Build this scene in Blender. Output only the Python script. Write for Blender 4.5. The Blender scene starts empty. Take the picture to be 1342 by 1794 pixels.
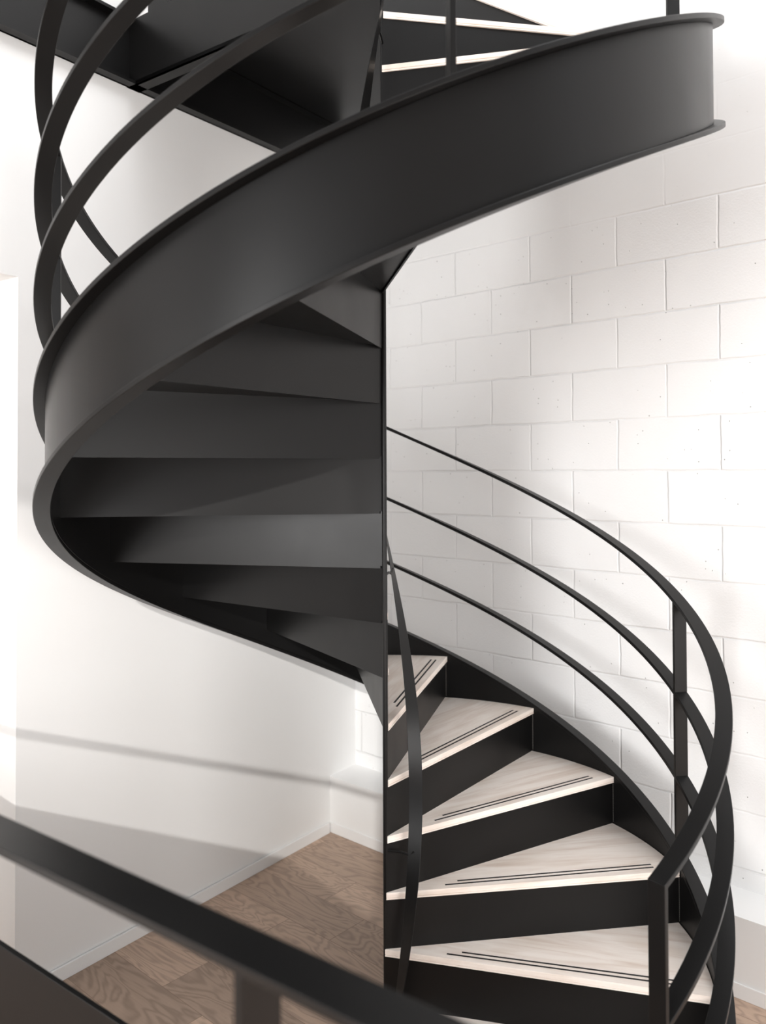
import bpy, bmesh, math, random
from mathutils import Vector, Matrix

random.seed(7)
S = bpy.context.scene
COL = S.collection
PI = math.pi
R = math.radians
EYE = 1.7706                      # eye height above the lower floor
D = 2.5319                        # camera to stair axis

# ------------------------------------------------------------------ camera
cd = bpy.data.cameras.new('camera')
cam = bpy.data.objects.new('camera', cd)
COL.objects.link(cam)
rt = Vector((0.99976638, -0.02122222, -0.00409965))
up = Vector((0.00366991, -0.02024873, 0.99978824))
fw = Vector((0.02130073, 0.99956971, 0.02016611))
M = Matrix(((rt.x, up.x, -fw.x, 0.0), (rt.y, up.y, -fw.y, -D), (rt.z, up.z, -fw.z, EYE), (0, 0, 0, 1)))
cam.matrix_world = M
cd.sensor_fit = 'VERTICAL'
cd.sensor_height = 36.0
cd.sensor_width = 27.0
cd.lens = 1457.944 * 36.0 / 1794.0
cd.shift_x = (671.0 - 704.094) / 1794.0
cd.shift_y = (792.975 - 897.0) / 1794.0
cd.clip_start = 0.02
cd.dof.use_dof = True
cd.dof.focus_distance = 2.6
cd.dof.aperture_fstop = 2.6
S.camera = cam

# ------------------------------------------------------------------ world, sun, lights, exposure
w = bpy.data.worlds.new('world')
S.world = w
w.use_nodes = True
bg = w.node_tree.nodes['Background']
bg.inputs[0].default_value = (0.97, 0.98, 1.0, 1)
bg.inputs[1].default_value = 1.42

SUN_DIR = Vector((0.046, 0.999, -0.34)).normalized()
sd = bpy.data.lights.new('sun', 'SUN')
sd.energy = 1.25
sd.angle = R(0.6)
sd.color = (1.0, 0.97, 0.93)
sun = bpy.data.objects.new('sun', sd)
sun.rotation_euler = SUN_DIR.to_track_quat('-Z', 'Y').to_euler()
sun.location = (-3, -6, 6)
COL.objects.link(sun)

def area(name, loc, aim, sx, sy, energy, color=(1, 1, 1)):
    d = bpy.data.lights.new(name, 'AREA')
    d.shape = 'RECTANGLE'; d.size = sx; d.size_y = sy; d.energy = energy; d.color = color
    o = bpy.data.objects.new(name, d)
    o.location = loc
    o.rotation_euler = (Vector(aim) - Vector(loc)).to_track_quat('-Z', 'Y').to_euler()
    COL.objects.link(o)
    return o

area('window_daylight', (-2.8, -4.45, 1.7), (0.6, 0.0, 1.8), 1.3, 1.7, 128, (1.0, 0.99, 0.98))
area('low_fill_light', (2.5, -4.55, 0.95), (-0.9, 0.5, 0.5), 2.2, 1.2, 92, (1.0, 0.98, 0.96))  # added fill lamp, out of view, lifts the shaded lower left wall
area('skylight', (2.2, -1.3, 6.2), (1.2, 0.2, 1.0), 2.6, 2.6, 85, (0.99, 0.995, 1.0))

S.view_settings.view_transform = 'Standard'
S.view_settings.look = 'None'
S.view_settings.gamma = 1.0
S.view_settings.use_curve_mapping = False
S.view_settings.exposure = 0.32

# ------------------------------------------------------------------ helpers
def node_mat(name, base, rough=0.5, metallic=0.0, spec=0.5):
    m = bpy.data.materials.new(name)
    m.use_nodes = True
    b = m.node_tree.nodes['Principled BSDF']
    b.inputs['Base Color'].default_value = (*base, 1)
    b.inputs['Roughness'].default_value = rough
    b.inputs['Metallic'].default_value = metallic
    b.inputs['Specular IOR Level'].default_value = spec
    return m, m.node_tree.nodes, m.node_tree.links, b

def mesh_obj(name, verts, faces, mat, parent=None, smooth=False, bevel=0.0):
    me = bpy.data.meshes.new(name)
    me.from_pydata([tuple(v) for v in verts], [], faces)
    me.validate()
    bm = bmesh.new(); bm.from_mesh(me)
    bmesh.ops.recalc_face_normals(bm, faces=bm.faces)
    bm.to_mesh(me); bm.free()
    if smooth:
        for p in me.polygons: p.use_smooth = True
        me.set_sharp_from_angle(angle=R(40))
    me.materials.append(mat)
    o = bpy.data.objects.new(name, me)
    COL.objects.link(o)
    if parent: o.parent = parent
    if bevel:
        b = o.modifiers.new('bevel', 'BEVEL'); b.width = bevel; b.segments = 2; b.limit_method = 'ANGLE'; b.angle_limit = R(40)
    return o

def box_data(p0, ex, ey, ez, a, b, c):
    """box from corner p0 along unit vectors with lengths a,b,c"""
    ex, ey, ez = Vector(ex) * a, Vector(ey) * b, Vector(ez) * c
    p = Vector(p0)
    v = [p, p + ex, p + ex + ey, p + ey, p + ez, p + ex + ez, p + ex + ey + ez, p + ey + ez]
    f = [(0, 1, 2, 3), (4, 5, 6, 7), (0, 1, 5, 4), (1, 2, 6, 5), (2, 3, 7, 6), (3, 0, 4, 7)]
    return v, f

def merge(*parts):
    V, F = [], []
    for v, f in parts:
        n = len(V); V += list(v); F += [tuple(i + n for i in q) for q in f]
    return V, F

def prism(poly, z0, z1):
    n = len(poly)
    v = [(x, y, z0) for x, y in poly] + [(x, y, z1) for x, y in poly]
    f = [tuple(range(n)), tuple(range(n, 2 * n))] + [(i, (i + 1) % n, n + (i + 1) % n, n + i) for i in range(n)]
    return v, f

def tube_data(pts, r, seg=10):
    V, F = [], []
    pts = [Vector(p) for p in pts]
    for i, p in enumerate(pts):
        t = (pts[min(i + 1, len(pts) - 1)] - pts[max(i - 1, 0)]).normalized()
        a = t.cross(Vector((0.13, 0.31, 0.94))).normalized(); b = t.cross(a)
        V += [p + a * r * math.cos(2 * PI * k / seg) + b * r * math.sin(2 * PI * k / seg) for k in range(seg)]
    for i in range(len(pts) - 1):
        for k in range(seg):
            F.append((i * seg + k, i * seg + (k + 1) % seg, (i + 1) * seg + (k + 1) % seg, (i + 1) * seg + k))
    F += [tuple(range(seg)), tuple(range((len(pts) - 1) * seg, len(pts) * seg))]
    return V, F

def empty(name, loc=(0, 0, 0)):
    o = bpy.data.objects.new(name, None)
    o.empty_display_size = 0.1
    o.location = loc
    COL.objects.link(o)
    return o

def tag(o, label, cat, group=None):
    o['label'] = label; o['category'] = cat
    if group: o['group'] = group
    return o

def struct(o):
    o['kind'] = 'structure'
    return o

# ------------------------------------------------------------------ materials
# satin black steel
STEEL, n, l, b = node_mat('satin_black_steel', (0.0055, 0.0053, 0.0053), 0.36, 0.0, 0.24)
tx = n.new('ShaderNodeTexNoise'); tx.inputs['Scale'].default_value = 900; tx.inputs['Detail'].default_value = 2
tc = n.new('ShaderNodeTexCoord'); l.new(tc.outputs['Object'], tx.inputs['Vector'])
bp = n.new('ShaderNodeBump'); bp.inputs['Strength'].default_value = 0.08; bp.inputs['Distance'].default_value = 0.001
l.new(tx.outputs['Fac'], bp.inputs['Height']); l.new(bp.outputs['Normal'], b.inputs['Normal'])
t2 = n.new('ShaderNodeTexNoise'); t2.inputs['Scale'].default_value = 7; l.new(tc.outputs['Object'], t2.inputs['Vector'])
mr = n.new('ShaderNodeMapRange'); mr.inputs[3].default_value = 0.32; mr.inputs[4].default_value = 0.40
l.new(t2.outputs['Fac'], mr.inputs[0]); l.new(mr.outputs[0], b.inputs['Roughness'])

WELD, *_ = node_mat('grey_weld_bead', (0.16, 0.15, 0.14), 0.4)
GRIP, *_ = node_mat('black_rubber_grip', (0.012, 0.011, 0.011), 0.8)

# smooth plaster
PLASTER, n, l, b = node_mat('smooth_white_plaster', (0.885, 0.882, 0.875), 0.75, 0, 0.25)
tc = n.new('ShaderNodeTexCoord'); tx = n.new('ShaderNodeTexNoise'); tx.inputs['Scale'].default_value = 60; tx.inputs['Detail'].default_value = 6
l.new(tc.outputs['Object'], tx.inputs['Vector'])
bp = n.new('ShaderNodeBump'); bp.inputs['Strength'].default_value = 0.06; bp.inputs['Distance'].default_value = 0.003
l.new(tx.outputs['Fac'], bp.inputs['Height']); l.new(bp.outputs['Normal'], b.inputs['Normal'])

REAR, *_ = node_mat('grey_rear_plaster', (0.30, 0.29, 0.28), 0.8)

def mathn(n, l, op, a, b_=None, clamp=False):
    m = n.new('ShaderNodeMath'); m.operation = op; m.use_clamp = clamp
    for i, v in enumerate((a, b_)):
        if v is None: continue
        if isinstance(v, (int, float)): m.inputs[i].default_value = v
        else: l.new(v, m.inputs[i])
    return m.outputs[0]

# painted concrete block (object coords: x along wall, z up)
BLOCK, n, l, b = node_mat('white_painted_concrete_block', (0.905, 0.905, 0.903), 0.6, 0, 0.3)
tc = n.new('ShaderNodeTexCoord')
wob = n.new('ShaderNodeTexNoise'); wob.inputs['Scale'].default_value = 9; wob.inputs['Detail'].default_value = 3
l.new(tc.outputs['Object'], wob.inputs['Vector'])
vs = n.new('ShaderNodeVectorMath'); vs.operation = 'MULTIPLY_ADD'
vs.inputs[1].default_value = (0.010, 0.0, 0.010); l.new(wob.outputs['Color'], vs.inputs[0]); l.new(tc.outputs['Object'], vs.inputs[2])
sep = n.new('ShaderNodeSeparateXYZ'); l.new(vs.outputs[0], sep.inputs[0])
Z0 = 1.2108 + EYE                # a bed joint
S0 = -2.3473 + 1.7083 - 0.0      # a head joint of odd courses, minus camera shift
bx_ = mathn(n, l, 'ADD', sep.outputs[0], 0.639 - 0.2032 + 0.4064 * 30 - 0.005)
by_ = mathn(n, l, 'ADD', sep.outputs[2], -Z0 + 0.2032 * 40 - 0.005)
cmb = n.new('ShaderNodeCombineXYZ'); l.new(bx_, cmb.inputs[0]); l.new(by_, cmb.inputs[1])
br = n.new('ShaderNodeTexBrick')
br.offset = 0.5; br.offset_frequency = 2
br.inputs['Scale'].default_value = 1.0
br.inputs['Brick Width'].default_value = 0.4064
br.inputs['Row Height'].default_value = 0.2032
br.inputs['Mortar Size'].default_value = 0.006
br.inputs['Mortar Smooth'].default_value = 1.0
l.new(cmb.outputs[0], br.inputs['Vector'])
# joints are filled smooth higher up
geo = n.new('ShaderNodeSeparateXYZ'); l.new(tc.outputs['Object'], geo.inputs[0])
mrh = n.new('ShaderNodeMapRange'); mrh.inputs[1].default_value = 1.03 + EYE; mrh.inputs[2].default_value = 0.99 + EYE
mrh.inputs[3].default_value = 0.12; mrh.inputs[4].default_value = 1.0
l.new(geo.outputs[2], mrh.inputs[0])
var = n.new('ShaderNodeTexNoise'); var.inputs['Scale'].default_value = 2.3; l.new(tc.outputs['Object'], var.inputs['Vector'])
vr = n.new('ShaderNodeMapRange'); vr.inputs[1].default_value = 0.3; vr.inputs[2].default_value = 0.7; vr.inputs[3].default_value = 0.35; vr.inputs[4].default_value = 1.1
l.new(var.outputs['Fac'], vr.inputs[0])
mort = mathn(n, l, 'MULTIPLY', mathn(n, l, 'MULTIPLY', br.outputs['Fac'], mrh.outputs[0]), vr.outputs[0])
# pits
vo = n.new('ShaderNodeTexVoronoi'); vo.inputs['Scale'].default_value = 42; vo.inputs['Randomness'].default_value = 1.0
l.new(tc.outputs['Object'], vo.inputs['Vector'])
seed = n.new('ShaderNodeSeparateColor'); l.new(vo.outputs['Color'], seed.inputs[0])
pn = n.new('ShaderNodeTexNoise'); pn.inputs['Scale'].default_value = 3.1; pn.inputs['Detail'].default_value = 2; l.new(tc.outputs['Object'], pn.inputs['Vector'])
thr = mathn(n, l, 'GREATER_THAN', seed.outputs[0], mathn(n, l, 'SUBTRACT', 1.13, mathn(n, l, 'MULTIPLY', pn.outputs['Fac'], 0.75)))
pitr = n.new('ShaderNodeMapRange'); pitr.inputs[1].default_value = 0.10; pitr.inputs[2].default_value = 0.04; pitr.inputs[3].default_value = 0; pitr.inputs[4].default_value = 1
l.new(vo.outputs['Distance'], pitr.inputs[0])
pit = mathn(n, l, 'MULTIPLY', mathn(n, l, 'MULTIPLY', pitr.outputs[0], thr), mrh.outputs[0])
fine = n.new('ShaderNodeTexNoise'); fine.inputs['Scale'].default_value = 130; fine.inputs['Detail'].default_value = 5; l.new(tc.outputs['Object'], fine.inputs['Vector'])
h1 = mathn(n, l, 'MULTIPLY', fine.outputs['Fac'], mathn(n, l, 'MULTIPLY', mrh.outputs[0], 0.22))
h2 = mathn(n, l, 'SUBTRACT', h1, mathn(n, l, 'MULTIPLY', mort, 0.9))
h3 = mathn(n, l, 'SUBTRACT', h2, mathn(n, l, 'MULTIPLY', pit, 1.0))
med = n.new('ShaderNodeTexNoise'); med.inputs['Scale'].default_value = 5; med.inputs['Detail'].default_value = 3; l.new(tc.outputs['Object'], med.inputs['Vector'])
h4 = mathn(n, l, 'ADD', h3, mathn(n, l, 'MULTIPLY', med.outputs['Fac'], 1.1))
bp = n.new('ShaderNodeBump'); bp.inputs['Strength'].default_value = 0.85; bp.inputs['Distance'].default_value = 0.005
l.new(h4, bp.inputs['Height']); l.new(bp.outputs['Normal'], b.inputs['Normal'])
mixc = n.new('ShaderNodeMix'); mixc.data_type = 'RGBA'
mixc.inputs['A'].default_value = (0.905, 0.905, 0.903, 1); mixc.inputs['B'].default_value = (0.20, 0.18, 0.17, 1)
l.new(mathn(n, l, 'MULTIPLY', pit, 0.75), mixc.inputs['Factor']); l.new(mixc.outputs['Result'], b.inputs['Base Color'])

def wood_mat(name, c1, c2, rough, grain_scale, rings):
    m, n, l, b = node_mat(name, c1, rough, 0, 0.35)
    tc = n.new('ShaderNodeTexCoord')
    info = n.new('ShaderNodeObjectInfo')
    off = n.new('ShaderNodeVectorMath'); off.operation = 'MULTIPLY_ADD'
    cb = n.new('ShaderNodeCombineXYZ')
    for i in range(3): l.new(info.outputs['Random'], cb.inputs[i])
    off.inputs[1].default_value = (7.3, 5.1, 3.7); l.new(cb.outputs[0], off.inputs[0]); l.new(tc.outputs['Object'], off.inputs[2])
    return m, n, l, b, tc, off

# pale whitewashed oak treads: grain follows the tread's own x axis
TREAD, n, l, b, tc, off = wood_mat('pale_whitewashed_oak', (0.74, 0.62, 0.54), None, 0.5, 1, 1)
mp = n.new('ShaderNodeMapping'); mp.inputs['Scale'].default_value = (2.2, 26, 26); l.new(off.outputs[0], mp.inputs[0])
n1 = n.new('ShaderNodeTexNoise'); n1.inputs['Scale'].default_value = 1.0; n1.inputs['Detail'].default_value = 8; n1.inputs['Roughness'].default_value = 0.62; n1.inputs['Distortion'].default_value = 0.8
l.new(mp.outputs[0], n1.inputs['Vector'])
mp2 = n.new('ShaderNodeMapping'); mp2.inputs['Scale'].default_value = (3, 9, 9); l.new(off.outputs[0], mp2.inputs[0])
n2 = n.new('ShaderNodeTexNoise'); n2.inputs['Scale'].default_value = 1.0; n2.inputs['Detail'].default_value = 3
l.new(mp2.outputs[0], n2.inputs['Vector'])
cr = n.new('ShaderNodeValToRGB'); e = cr.color_ramp.elements
e[0].position = 0.30; e[0].color = (0.76, 0.64, 0.56, 1); e[1].position = 0.56; e[1].color = (0.93, 0.85, 0.785, 1)
l.new(n1.outputs['Fac'], cr.inputs[0])
cr2 = n.new('ShaderNodeValToRGB'); e = cr2.color_ramp.elements
e[0].position = 0.25; e[0].color = (0.87, 0.83, 0.79, 1); e[1].position = 0.5; e[1].color = (1, 1, 1, 1)
l.new(n2.outputs['Fac'], cr2.inputs[0])
mx = n.new('ShaderNodeMix'); mx.data_type = 'RGBA'; mx.blend_type = 'MULTIPLY'; mx.inputs['Factor'].default_value = 1
l.new(cr.outputs[0], mx.inputs['A']); l.new(cr2.outputs[0], mx.inputs['B']); l.new(mx.outputs['Result'], b.inputs['Base Color'])
bp = n.new('ShaderNodeBump'); bp.inputs['Strength'].default_value = 0.25; bp.inputs['Distance'].default_value = 0.001
l.new(n1.outputs['Fac'], bp.inputs['Height']); l.new(bp.outputs['Normal'], b.inputs['Normal'])

# oak plank floor (object coords: x along planks)
FLOORM, n, l, b = node_mat('brown_oak_planks', (0.3, 0.2, 0.14), 0.5, 0, 0.4)
tc = n.new('ShaderNodeTexCoord')
br = n.new('ShaderNodeTexBrick'); br.offset = 0.37; br.offset_frequency = 2
br.inputs['Scale'].default_value = 1; br.inputs['Brick Width'].default_value = 0.62; br.inputs['Row Height'].default_value = 0.19
br.inputs['Mortar Size'].default_value = 0.0012; br.inputs['Mortar Smooth'].default_value = 0.2
br.inputs['Color1'].default_value = (0, 0, 0, 1); br.inputs['Color2'].default_value = (1, 1, 1, 1); br.inputs['Mortar'].default_value = (0.5, 0.5, 0.5, 1)
sh = n.new('ShaderNodeMapping'); sh.inputs['Location'].default_value = (20.43, 20.0, 0); l.new(tc.outputs['Object'], sh.inputs[0])
l.new(sh.outputs[0], br.inputs['Vector'])
cell = n.new('ShaderNodeSeparateColor'); l.new(br.outputs['Color'], cell.inputs[0])
# offset grain per plank
cb = n.new('ShaderNodeCombineXYZ'); l.new(cell.outputs[0], cb.inputs[0]); l.new(cell.outputs[0], cb.inputs[1])
of = n.new('ShaderNodeVectorMath'); of.operation = 'MULTIPLY_ADD'; of.inputs[1].default_value = (13, 17, 0)
l.new(cb.outputs[0], of.inputs[0]); l.new(tc.outputs['Object'], of.inputs[2])
mp = n.new('ShaderNodeMapping'); mp.inputs['Scale'].default_value = (1.1, 4.2, 1); l.new(of.outputs[0], mp.inputs[0])
base = n.new('ShaderNodeTexNoise'); base.inputs['Scale'].default_value = 1.6; base.inputs['Detail'].default_value = 3; base.inputs['Roughness'].default_value = 0.5; base.inputs['Distortion'].default_value = 0.7
l.new(mp.outputs[0], base.inputs['Vector'])
ring = mathn(n, l, 'SINE', mathn(n, l, 'MULTIPLY', base.outputs['Fac'], 95))
ringp = mathn(n, l, 'POWER', mathn(n, l, 'MULTIPLY_ADD', ring, 0.5), 2.0)
for nd in n:
    if nd.type == 'MATH' and nd.operation == 'MULTIPLY_ADD': nd.inputs[2].default_value = 0.5
mp3 = n.new('ShaderNodeMapping'); mp3.inputs['Scale'].default_value = (6, 110, 1); l.new(of.outputs[0], mp3.inputs[0])
fib = n.new('ShaderNodeTexNoise'); fib.inputs['Scale'].default_value = 1; fib.inputs['Detail'].default_value = 4; l.new(mp3.outputs[0], fib.inputs['Vector'])
cr = n.new('ShaderNodeValToRGB'); e = cr.color_ramp.elements
e[0].position = 0.0; e[0].color = (0.52, 0.375, 0.285, 1); e[1].position = 1.0; e[1].color = (0.35, 0.25, 0.19, 1)
gm = mathn(n, l, 'ADD', mathn(n, l, 'MULTIPLY', ringp, 0.75), mathn(n, l, 'MULTIPLY', mathn(n, l, 'SUBTRACT', fib.outputs['Fac'], 0.4), 0.8), True)
l.new(gm, cr.inputs[0])
tone = n.new('ShaderNodeMapRange'); tone.inputs[3].default_value = 0.82; tone.inputs[4].default_value = 1.25; l.new(cell.outputs[0], tone.inputs[0])
hv = n.new('ShaderNodeHueSaturation'); l.new(cr.outputs[0], hv.inputs['Color']); l.new(tone.outputs[0], hv.inputs['Value'])
mj = n.new('ShaderNodeMix'); mj.data_type = 'RGBA'; l.new(hv.outputs[0], mj.inputs['A']); mj.inputs['B'].default_value = (0.16, 0.10, 0.07, 1)
l.new(mathn(n, l, 'MULTIPLY', br.outputs['Fac'], 0.7), mj.inputs['Factor']); l.new(mj.outputs['Result'], b.inputs['Base Color'])
bp = n.new('ShaderNodeBump'); bp.inputs['Strength'].default_value = 0.2; bp.inputs['Distance'].default_value = 0.001
l.new(mathn(n, l, 'SUBTRACT', fib.outputs['Fac'], br.outputs['Fac']), bp.inputs['Height']); l.new(bp.outputs['Normal'], b.inputs['Normal'])

# ------------------------------------------------------------------ the room
WA = R(-42.43)                                   # block wall direction
dw = Vector((math.cos(WA), math.sin(WA), 0)); nw = Vector((-math.sin(WA), math.cos(WA), 0))
GA = R(53.5)                                     # left wall direction
vv = Vector((math.cos(GA), math.sin(GA), 0)); nl = Vector((-math.sin(GA), math.cos(GA), 0))
DW, DL = 1.188, 1.162
LEDGE_D, LEDGE_H = 0.20, EYE - 1.502
TOP = 6.6

def uv(u, v, z=0.0):                             # u towards left wall, v along it
    p = nl * u + vv * v
    return Vector((p.x, p.y, z))

def framed(name, origin, ex, ang, verts, faces, mat, **k):
    o = mesh_obj(name, verts, faces, mat, **k)
    o.location = origin; o.rotation_euler = (0, 0, ang)
    return o

# floor: object frame follows the planks
o = framed('floor', (0, 0, 0), None, WA, [(-6, -7, -0.05), (6, -7, -0.05), (6, 1.3, -0.05), (-6, 1.3, -0.05), (-6, -7, 0), (6, -7, 0), (6, 1.3, 0), (-6, 1.3, 0)],
           [(0, 1, 2, 3), (4, 5, 6, 7), (0, 1, 5, 4), (1, 2, 6, 5), (2, 3, 7, 6), (3, 0, 4, 7)], FLOORM)
struct(o)
# block wall: local x = s along dw, local y = thickness
v_, f_ = box_data((-1.7, 0, 0), (1, 0, 0), (0, 1, 0), (0, 0, 1), 7.5, 0.2, TOP)
o = framed('wall_right', nw * DW, None, WA, v_, f_, BLOCK); struct(o)
# boxed ledge along its foot with a skirting
v_, f_ = box_data((-1.7, -LEDGE_D, 0), (1, 0, 0), (0, 1, 0), (0, 0, 1), 7.5, LEDGE_D, LEDGE_H)
o = framed('trim_1', nw * DW, None, WA, v_, f_, PLASTER); struct(o)
v_, f_ = box_data((-1.7, -LEDGE_D - 0.006, 0), (1, 0, 0), (0, 1, 0), (0, 0, 1), 7.5, 0.006, 0.05)
o = framed('baseboard_right', nw * DW, None, WA, v_, f_, PLASTER, bevel=0.002); struct(o)

# left wall with a tall opening (local x = v, local y = outward)
VJ, ZH = -0.500, EYE + 0.655
VE = 1.55
parts = [box_data((VJ, 0, 0), (1, 0, 0), (0, 1, 0), (0, 0, 1), VE - VJ, 0.55, TOP),
         box_data((-2.3, 0, ZH), (1, 0, 0), (0, 1, 0), (0, 0, 1), VJ + 2.3, 0.55, TOP - ZH),
         box_data((-4.5, 0, 0), (1, 0, 0), (0, 1, 0), (0, 0, 1), 2.2, 0.55, TOP),
         box_data((-2.3, 0.5, 0), (1, 0, 0), (0, 1, 0), (0, 0, 1), VJ + 2.3, 0.05, ZH)]
v_, f_ = merge(*parts)
o = framed('wall_left', nl * DL, None, GA, v_, f_, PLASTER); struct(o)
v_, f_ = box_data((VJ + 0.0, -0.012, 0), (1, 0, 0), (0, 1, 0), (0, 0, 1), 1.6, 0.010, 0.05)
o = framed('baseboard_left', nl * DL, None, GA, v_, f_, PLASTER, bevel=0.002); struct(o)

# rear wall with the tall window the sun comes through
YR = -4.6
rear = [((-6.5, YR - 0.2, 0), 2.9, TOP), ((-0.31, YR - 0.2, 0), 1.61, TOP), ((3.7, YR - 0.2, 0), 2.5, TOP), ((1.3, YR - 0.2, 0), 2.4, 0.3)]
v_, f_ = merge(*[box_data(p, (1, 0, 0), (0, 1, 0), (0, 0, 1), a, 0.2, h) for p, a, h in rear],
               box_data((-3.6, YR - 0.2, 0), (1, 0, 0), (0, 1, 0), (0, 0, 1), 3.29, 0.2, 0.25),
               box_data((1.3, YR - 0.2, 1.65), (1, 0, 0), (0, 1, 0), (0, 0, 1), 2.4, 0.2, TOP - 1.65),  # low opening below this piece is added to house the fill lamp
               box_data((-3.6, YR - 0.2, 3.4), (1, 0, 0), (0, 1, 0), (0, 0, 1), 3.29, 0.2, TOP - 3.4))
o = mesh_obj('wall_rear', v_, f_, REAR); struct(o)

# ------------------------------------------------------------------ the stair
RW0, RW1, RF = 0.935, 0.9487, 0.9778
RT = 0.934
K = 0.42341                                      # rise per radian
H = 0.16704
TH0, DTH = 0.115738, 0.394507
ZT = EYE - 1.43653                               # top of tread 0
zF, zB = EYE - 1.302, EYE - 1.593                # flange offsets at theta = 0
ZR = {1: EYE - 0.480, 2: EYE - 0.775, 3: EYE - 1.0415}
FT = 0.013
TH_B = R(-53.0)
TH_END = TH0 + 18 * DTH

stair = empty('spiral_staircase')
tag(stair, 'black steel spiral staircase with pale oak treads winding up beside the white block wall', 'staircase')

def pol(r, th, z): return Vector((r * math.cos(th), r * math.sin(th), z))

def helix_bar(name, r0, r1, zoff, t, ta, tb, mat=STEEL, k=K, zfun=None, parent=stair, step=1.5, zoff_bot=None, floor_clip=False):
    nst = max(2, int(math.degrees(tb - ta) / step))
    V, F = [], []
    for i in range(nst + 1):
        th = ta + (tb - ta) * i / nst
        zt = zoff + k * th
        zb = (zt - t) if zoff_bot is None else zoff_bot + k * th
        if floor_clip: zb = max(zb, 0.0); zt = max(zt, 0.002)
        V += [pol(r0, th, zb), pol(r1, th, zb), pol(r1, th, zt), pol(r0, th, zt)]
    for i in range(nst):
        a = i * 4; c = a + 4
        for j in range(4):
            F.append((a + j, a + (j + 1) % 4, c + (j + 1) % 4, c + j))
    F += [(0, 1, 2, 3), (nst * 4, nst * 4 + 1, nst * 4 + 2, nst * 4 + 3)]
    return mesh_obj(name, V, F, mat, parent, smooth=True, bevel=0.0012)

TH_S = R(-58.0)
TH_TOP = TH_END - R(0.5)
helix_bar('stringer_web', RW0, RW1, zF - FT, 0, TH_S, TH_TOP, zoff_bot=zB + FT, floor_clip=True)
helix_bar('top_flange', RW0, RF, zF, FT, TH_S, TH_TOP)
helix_bar('bottom_flange', RW0, RF, zB + FT, FT, R(-22.5), TH_TOP)
for i, nm in ((1, 'handrail'), (2, 'middle_rail'), (3, 'middle_rail')):
    helix_bar(nm, RW0, RF, ZR[i], FT, TH_B, TH_TOP)

# rail posts: flat bars set radially, from flange up to the handrail, cut by the rails
def post(thd, z0, z1):
    th = R(thd)
    c = pol(RW0, th, 0); er = pol(1, th, 0); et = pol(1, th + PI / 2, 0)
    V, F = box_data(c - et * 0.006 + Vector((0, 0, z0)), er, et, (0, 0, 1), RF - RW0, 0.012, z1 - z0)
    # slope both ends with the rails
    V = [p + Vector((0, 0, K * ((p - c).dot(et)) / RF)) for p in V]
    return V, F
for thd in (-53.0, 8.1, 98.1, 188.4, 277.9, 368.1):
    th = R(thd)
    if thd == -53.0:
        v_, f_ = post(thd, 0.0, ZR[1] + K * th)
        v_ = [Vector((p.x, p.y, max(p.z, 0.0))) for p in v_]
        mesh_obj('post', v_, f_, STEEL, stair, bevel=0.0012)
        continue
    segs = [post(thd, zF + K * th, ZR[3] - FT + K * th), post(thd, ZR[3] + K * th, ZR[2] - FT + K * th), post(thd, ZR[2] + K * th, ZR[1] - FT + K * th)]
    v_, f_ = merge(*segs)
    mesh_obj('post', v_, f_, STEEL, stair, bevel=0.001)

# centre core the risers fold round
v_, f_ = tube_data([(0, 0, 0.0), (0, 0, ZT + 19 * H - 0.03)], 0.0075, 12)
mesh_obj('centre_core', v_, f_, STEEL, stair, smooth=True)

WOOD_T = 0.021
PAN = 0.0335
def off_line(th, r, o):                           # point at distance r along the riser line and o sideways
    return Vector((r * math.cos(th) - o * math.sin(th), r * math.sin(th) + o * math.cos(th), 0))

# risers: riser i stands at angle i, carries tread i+1
for i in range(-2, 19):
    th = TH0 + i * DTH
    zb = max(ZT + i * H - PAN, 0.0); zt = ZT + (i + 1) * H - WOOD_T
    er = Vector((math.cos(th), math.sin(th), 0)); et = Vector((-math.sin(th), math.cos(th), 0))
    pts = [(-0.004, zb + 0.008 if i > -2 else zb), (0.014, zb + 0.008 if i > -2 else zb), (0.014, zb), (RT + 0.002, zb), (RT + 0.002, zt), (-0.004, zt)]
    def P(r, z, o): return er * r + et * (o) + Vector((0, 0, z))
    o_at = lambda r: -0.008 + 0.012 * (r / RT)
    V = [P(r, z, o_at(r)) for r, z in pts] + [P(r, z, o_at(r) + 0.005) for r, z in pts]
    m = len(pts)
    F = [tuple(range(m)), tuple(range(m, 2 * m))] + [(j, (j + 1) % m, m + (j + 1) % m, m + j) for j in range(m)]
    mesh_obj('riser', V, F, STEEL, stair)

def arc(r, a, b_, nn=8): return [(r * math.cos(a + (b_ - a) * j / nn), r * math.sin(a + (b_ - a) * j / nn)) for j in range(nn + 1)]

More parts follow.
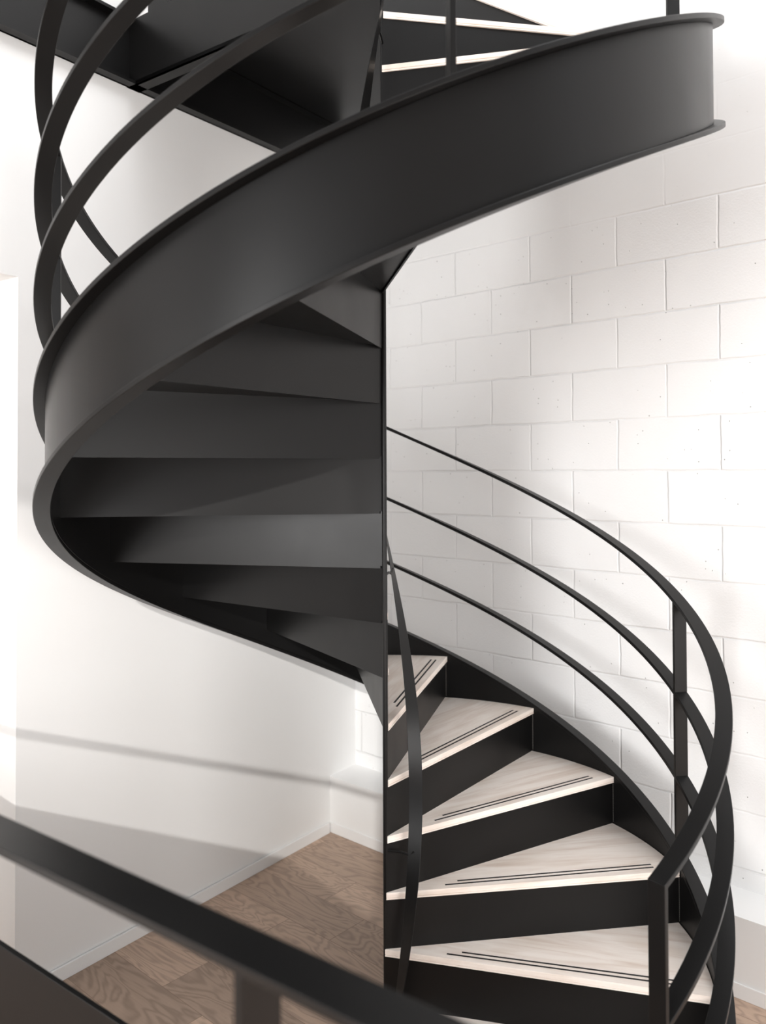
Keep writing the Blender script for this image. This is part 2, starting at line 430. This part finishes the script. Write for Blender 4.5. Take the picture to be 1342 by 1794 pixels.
# treads, each in its own frame with local x along its nosing
for T in range(-1, 19):
    ta = TH0 + (T - 1) * DTH; tb = TH0 + T * DTH
    z = ZT + T * H
    def L(x, y, zz): return Vector((x, y, zz))
    inner_front = (0.0, -0.0115); outer_front_a = math.atan2(-0.006, RT)
    cb_, sb_ = math.cos(DTH), math.sin(DTH)
    def back(r):                                  # just proud of the next riser's front face
        o = -0.008 + 0.012 * (r / RT) + 0.0015
        return (r * cb_ - o * sb_, r * sb_ + o * cb_)
    back_a = DTH + 0.004 / RT
    poly = [inner_front] + arc(RT - 0.001, outer_front_a, back_a, 10) + [back(RT * 0.5), back(0.0)]
    groove = [(x + 0.0, y + (0.0018 if (j < 1 or j == 1) else 0.0)) for j, (x, y) in enumerate(poly)]
    v_, f_ = merge(prism(poly, -0.0145, 0), prism(groove, -0.0162, -0.0143), prism(poly, -WOOD_T, -0.016))
    t = mesh_obj('tread', v_, f_, TREAD, stair, bevel=0.0008)
    t.location = (0, 0, z); t.rotation_euler = (0, 0, ta)
    # steel pan below the board
    poly2 = [(0.0, -0.006)] + arc(RT, 0.004, back_a, 10) + [back(RT * 0.5), back(0.0)]
    v_, f_ = prism(poly2, -WOOD_T - 0.006, -WOOD_T)
    pn_ = mesh_obj('tread_pan', v_, f_, STEEL, t)
    for (r0, o0, r1, o1) in ((0.184, 0.0125, 0.861, 0.0265), (0.226, 0.0315, 0.861, 0.0455)):
        a = Vector((r0, o0, 0)); c = Vector((r1, o1, 0)); dr = (c - a).normalized(); nr = Vector((-dr.y, dr.x, 0))
        v_, f_ = box_data(a - nr * 0.0032 + Vector((0, 0, -0.004)), dr, nr, (0, 0, 1), (c - a).length, 0.0064, 0.0046)
        mesh_obj('grip_strip', v_, f_, GRIP, t)

# fine weld beads where each riser meets the stringer web
for i in range(-1, 6):
    th = TH0 + i * DTH
    parts = []
    zc = ZT + i * H + 0.006
    while zc < ZT + (i + 1) * H - 0.03:
        c_ = pol(RW0 - 0.0012, th, zc) + Vector((math.sin(th), -math.cos(th), 0)) * -0.0005
        parts.append(box_data(c_, (1, 0, 0), (0, 1, 0), (0, 0, 1), 0.0018, 0.0018, 0.003)); zc += 0.0062
    v_, f_ = merge(*parts)
    mesh_obj('weld_bead', v_, f_, WELD, stair)

# inner handrail: flat bar winding steeply close to the core
KI = 0.783 / (PI / 2)
ZI = EYE - 0.953                                   # top at theta = 0
helix_bar('inner_handrail', 0.071, 0.112, ZI, 0.012, R(-118), R(400), k=KI * 0.996, step=3)
for thd in (-20, 75, 175, 262, 350):
    th = R(thd); zz = ZI + KI * th - 0.02
    v_, f_ = tube_data([pol(0.004, th, zz), pol(0.05, th, zz + 0.002), pol(0.078, th, zz - 0.004), pol(0.09, th, zz + 0.010)], 0.004, 8)
    mesh_obj('bracket', v_, f_, STEEL, stair, smooth=True)

# ------------------------------------------------------------------ upper landing
land = empty('upper_landing', (0, 0, 0))
tag(land, 'black steel landing platform overhead between the left wall and the spiral staircase', 'landing')
ZL = ZT + 19 * H
BT, BB = EYE + 1.711, EYE + 1.46
VF = -0.070
VEND = 1.20
def uvbox(u0, u1, v0, v1, z0, z1):
    P = [uv(u0, v0, z0), uv(u1, v0, z0), uv(u1, v1, z0), uv(u0, v1, z0), uv(u0, v0, z1), uv(u1, v0, z1), uv(u1, v1, z1), uv(u0, v1, z1)]
    return P, [(0, 1, 2, 3), (4, 5, 6, 7), (0, 1, 5, 4), (1, 2, 6, 5), (2, 3, 7, 6), (3, 0, 4, 7)]
v_, f_ = uvbox(0.012, 1.10, VF + 0.012, VEND - 0.05, BT - 0.012, BT)
mesh_obj('soffit_plate', v_, f_, STEEL, land)
v_, f_ = uvbox(0.012, 1.11, VF + 0.08, VEND - 0.05, BT, ZL)
mesh_obj('deck', v_, f_, TREAD, land)
# channel facing the stairwell
v_, f_ = merge(uvbox(0.012, 1.162, VF, VF + 0.012, BB, BT), uvbox(0.012, 1.162, VF, VF + 0.055, BB, BB + 0.013))
mesh_obj('front_channel', v_, f_, STEEL, land)
v_, f_ = merge(uvbox(1.148, 1.158, -1.6, VEND, BB, BT), uvbox(1.11, 1.156, -1.6, VEND, BB, BB + 0.012), uvbox(1.11, 1.156, -1.6, VEND, BT - 0.012, BT))
mesh_obj('wall_channel', v_, f_, STEEL, land)
v_, f_ = uvbox(0.0, 0.012, 0.98, VEND - 0.05, BB, BT)
mesh_obj('side_channel', v_, f_, STEEL, land)

# ------------------------------------------------------------------ foreground guard railing
guard = empty('guard_railing')
tag(guard, 'out of focus black steel guard railing across the lower left foreground', 'railing')

def ray(x, y):
    d = fw + rt * ((x - 704.094) / 1457.944) - up * ((y - 792.975) / 1457.944)
    return d
GZ = 0.50                                          # rail top below the eye
def at_z(x, y, z): d = ray(x, y); return Vector((0, -D, EYE)) + d * (z / d.z)
far0, far1 = at_z(0, 1426, -GZ), at_z(673, 1726, -GZ)
near0 = at_z(417, 1690, -GZ)
gd = (far1 - far0); gd.z = 0; gd.normalize()
gn = Vector((gd.y, -gd.x, 0))                      # towards the viewer
if (near0 - far0).dot(gn) < 0: gn = -gn
GW = (near0 - far0).dot(gn)
back = 1.25
start = far0 - gd * back
# keep the start inside the left wall line
tlen = (DL - start.dot(nl)) / gd.dot(nl)
if start.dot(nl) > DL: start = start + gd * tlen
glen = 3.6
GT = 0.011
v_, f_ = box_data(start + Vector((0, 0, -GT)), gd, gn, (0, 0, 1), glen, GW, GT)
mesh_obj('top_rail', v_, f_, STEEL, guard, bevel=0.001)
pp = at_z(417, 1700, -GZ - GT)
sp = (pp - start).dot(gd)
for s_ in (sp, sp + 1.1):
    if s_ < 0.02 or s_ > glen: continue
    v_, f_ = box_data(start + gd * s_ - Vector((0, 0, EYE - GZ)) + Vector((0, 0, 0)), gd, gn, (0, 0, 1), 0.011, GW, EYE - GZ - GT)
    v_ = [Vector((p.x, p.y, p.z - start.z + EYE - GZ)) for p in v_]
    mesh_obj('post', v_, f_, STEEL, guard, bevel=0.001)
# lower panel, its top edge seen in the corner
# lower sloping panel: its top edge is seen in the corner and shades the lower wall
C0 = Vector((0, -D, EYE))
wa_, wb_ = uv(DL, 0.039, EYE - 1.389), uv(DL, 0.712, EYE - 1.732)
pn0 = (wb_ - wa_).cross(Vector((0.046, 0.999, -0.34)))
def on_sun_plane(x, y): d = ray(x, y); return C0 + d * ((wa_ - C0).dot(pn0) / d.dot(pn0))
qa, qb = on_sun_plane(0, 1645.6), on_sun_plane(224, 1792.6)
pd = (qb - qa).normalized(); ph = Vector((pd.x, pd.y, 0)).normalized(); pnn = Vector((ph.y, -ph.x, 0))
if pnn.y > 0: pnn = -pnn
tl = (DL - 0.02 - qa.dot(nl)) / (-pd.dot(nl))
e0, e1 = qa - pd * tl, qa + pd * 1.15
V = []
for q in (e0, e1):
    for oo in (0, 0.012):
        V += [Vector((q.x, q.y, 0.0)) + pnn * oo, q + pnn * oo]
mesh_obj('guard_panel', V, [(0, 1, 3, 2), (4, 5, 7, 6), (0, 1, 5, 4), (2, 3, 7, 6), (1, 3, 7, 5), (0, 2, 6, 4)], STEEL, guard, bevel=0.001)

# landing post seen between the rails
v_, f_ = uvbox(0.93, 1.045, VF + 0.005, VF + 0.05, BT - 0.01, BT + 1.1)
mesh_obj('guard_post', v_, f_, STEEL, land, bevel=0.001)

# put each thing's empty at its own base
for root, base in ((guard, Vector((start.x, start.y, 0.0)) + gd * 1.2), (land, uv(0.58, 0.5, BB))):
    for ch in root.children: ch.location = Vector(ch.location) - base
    root.location = base
